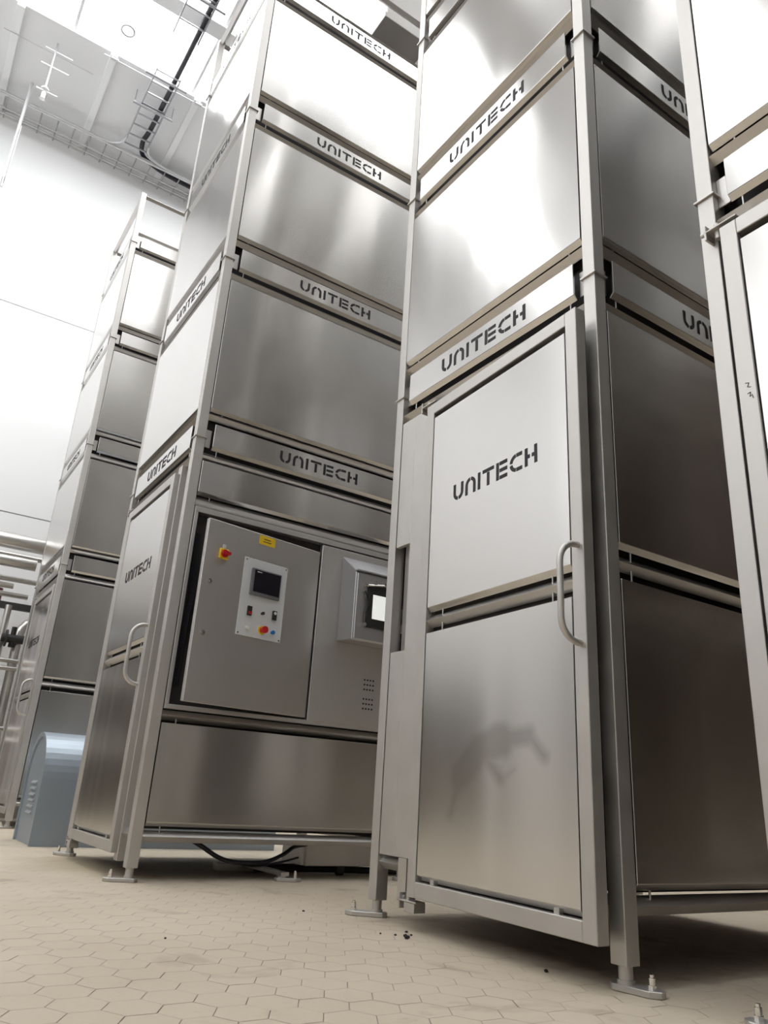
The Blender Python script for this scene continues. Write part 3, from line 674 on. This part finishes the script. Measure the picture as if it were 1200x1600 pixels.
# pendant pole with cross bars (spray nozzle)
pn = thing('ceiling_pendant', 'thin pendant pole with white cross bars hanging before the far wall', 'pendant', (-0.05, 9.6, H))
g = MB(); g.tube([(0, 0, 0), (0, 0, Zr(9.0)-H)], 0.014, 8); g.build('pole', M_galv, pn)
for z in (9.55, 9.08, 9.85):
    g = MB(); g.tube([(-0.14 if z > 9.1 else -0.11, 0, Zr(z)-H), (0.24 if z > 9.1 else 0.17, 0, Zr(z)-H)], 0.012, 8); g.build('cross_bar', M_lampw, pn)
g = MB(); g.tube([(0, 0, Zr(8.93)-H), (0, 0, Zr(9.03)-H)], 0.04, 12); g.build('nozzle', M_rail, pn)
g = MB(); g.tube([(0, 0, Zr(9.1)-H), (0, 0, Zr(9.12)-H)], 0.055, 12); g.build('nozzle_disc', M_lampw, pn)
rd = thing('conduit_drop', 'slim white conduit dropping from the wall tray at the left edge', 'conduit', (-0.24, 10.55, H))
g = MB(); g.tube([(0, 0, 0), (0, 0, Zr(8.1)-H)], 0.022, 8); g.build('conduit', M_lampw, rd)
g = MB(); g.tube([(0.03, -0.05, Zr(9.1)-H), (0.03, -0.05, Zr(8.05)-H)], 0.010, 8); g.build('rod', M_galv, rd)
g = MB(); g.tube([(0, -0.02, Zr(7.95)-H), (0, -0.02, Zr(8.12)-H)], 0.02, 8); g.build('end_fitting', M_rail, rd)
# ring lamp
rl = thing('ring_lamp', 'round ring lamp hanging below the bright rooflight', 'lamp', (0.70, 8.32, Zr(9.5)))
g = MB(); g.tube([(0.085*math.cos(k*math.pi/12), 0.085*math.sin(k*math.pi/12), 0) for k in range(25)], 0.016, 8); g.build('ring', M_galv, rl)
g = MB(); g.tube([(0, 0, 0), (0, 0, 0.95)], 0.008, 6); g.box(-0.09, 0.09, -0.006, 0.006, -0.006, 0.006); g.build('stem', M_galv, rl)
# tension rod with clamps under the ceiling
g = MB(); g.tube([(0.55, 9.29, Zr(9.95)), (2.15, 9.29, Zr(9.95))], 0.008, 6)
for x in (0.70, 2.0): g.tube([(x-0.05, 9.29, Zr(9.95)), (x+0.05, 9.29, Zr(9.95))], 0.028, 8)
tag(g.build('ceiling_rod', M_galv), 'thin steel rod with two clamps along the edge of the rooflight', 'rod')
g = MB(); g.tube([(-0.75, 9.75, Zr(9.95)), (0.5, 9.75, Zr(9.95))], 0.006, 6); tag(g.build('ceiling_wire', M_galv), 'thin wire stretched across the ceiling at the upper left', 'wire')
# air duct above the middle tower
g = MB(); g.box(2.52, 3.6, 4.45, 5.35, Zr(6.9), Zr(8.2)); g.box(2.46, 3.66, 4.38, 5.42, Zr(6.86), Zr(6.92))
tag(g.build('air_duct', M_duct, bevel=0.004), 'grey rectangular duct on top of the middle tower', 'duct')
# dark cabinets added out of view, left of the pipe rack, to darken the door reflections
for k in range(4):
    e = thing('added_dark_cabinet', ['first', 'second', 'third', 'fourth'][k]+' added dark cabinet from the pipe rack, unseen against the far wall', 'cabinet', (-0.9-k*1.02, 10.3, 0), group='added unseen cabinets along the far wall')
    g = MB(); g.box(0, 1.0, 0, 0.6, 0.08, 2.2); g.box(0.04, 0.96, 0.04, 0.56, 0, 0.08); g.build('cabinet_body', M_addeddark, e, bevel=0.004)
    for a, b in ((0.01, 0.497), (0.503, 0.99)):
        g = MB(); g.box(a, b, -0.02, -0.001, 0.1, 2.18); d = g.build('cabinet_door', M_addeddark, e, bevel=0.003)
        g = MB(); hx2 = b-0.04 if a < 0.3 else a+0.04; g.box(hx2-0.01, hx2+0.01, -0.045, -0.02, 1.0, 1.15); g.build('handle', M_rubber, d, bevel=0.002)
# crumbs on the floor
CR = ['second largest crumb, touching the biggest one under the big door', 'biggest black crumb in the shadow under the big door', 'tiny crumb left of the biggest one under the big door',
      'small crumb above and left of the biggest one under the door', 'small crumb just above the biggest one under the door', 'tiny crumb nearest the camera of those under the big door',
      'lone dark crumb below the right corner of the big door', 'lone crumb left of the foot of the middle post', 'lone tiny crumb on the open tiles at the left']
for k, (x, y, r) in enumerate(((1.86, 2.58, 0.010), (1.845, 2.55, 0.014), (1.84, 2.62, 0.006), (1.92, 2.66, 0.007), (1.90, 2.60, 0.006), (1.80, 2.66, 0.005), (1.96, 1.96, 0.009), (1.76, 3.2, 0.006), (1.0, 2.75, 0.005))):
    bm = bmesh.new(); bmesh.ops.create_icosphere(bm, subdivisions=1, radius=r)
    for v in bm.verts: v.co *= random.uniform(0.7, 1.2); v.co.z *= 0.6
    me = bpy.data.meshes.new('crumb'); bm.to_mesh(me); bm.free(); me.materials.append(M_crumb)
    o = bpy.data.objects.new('crumb', me); C.objects.link(o); o.location = (x, y, r*0.45)
    tag(o, CR[k], 'crumb', 'dark crumbs on the floor')
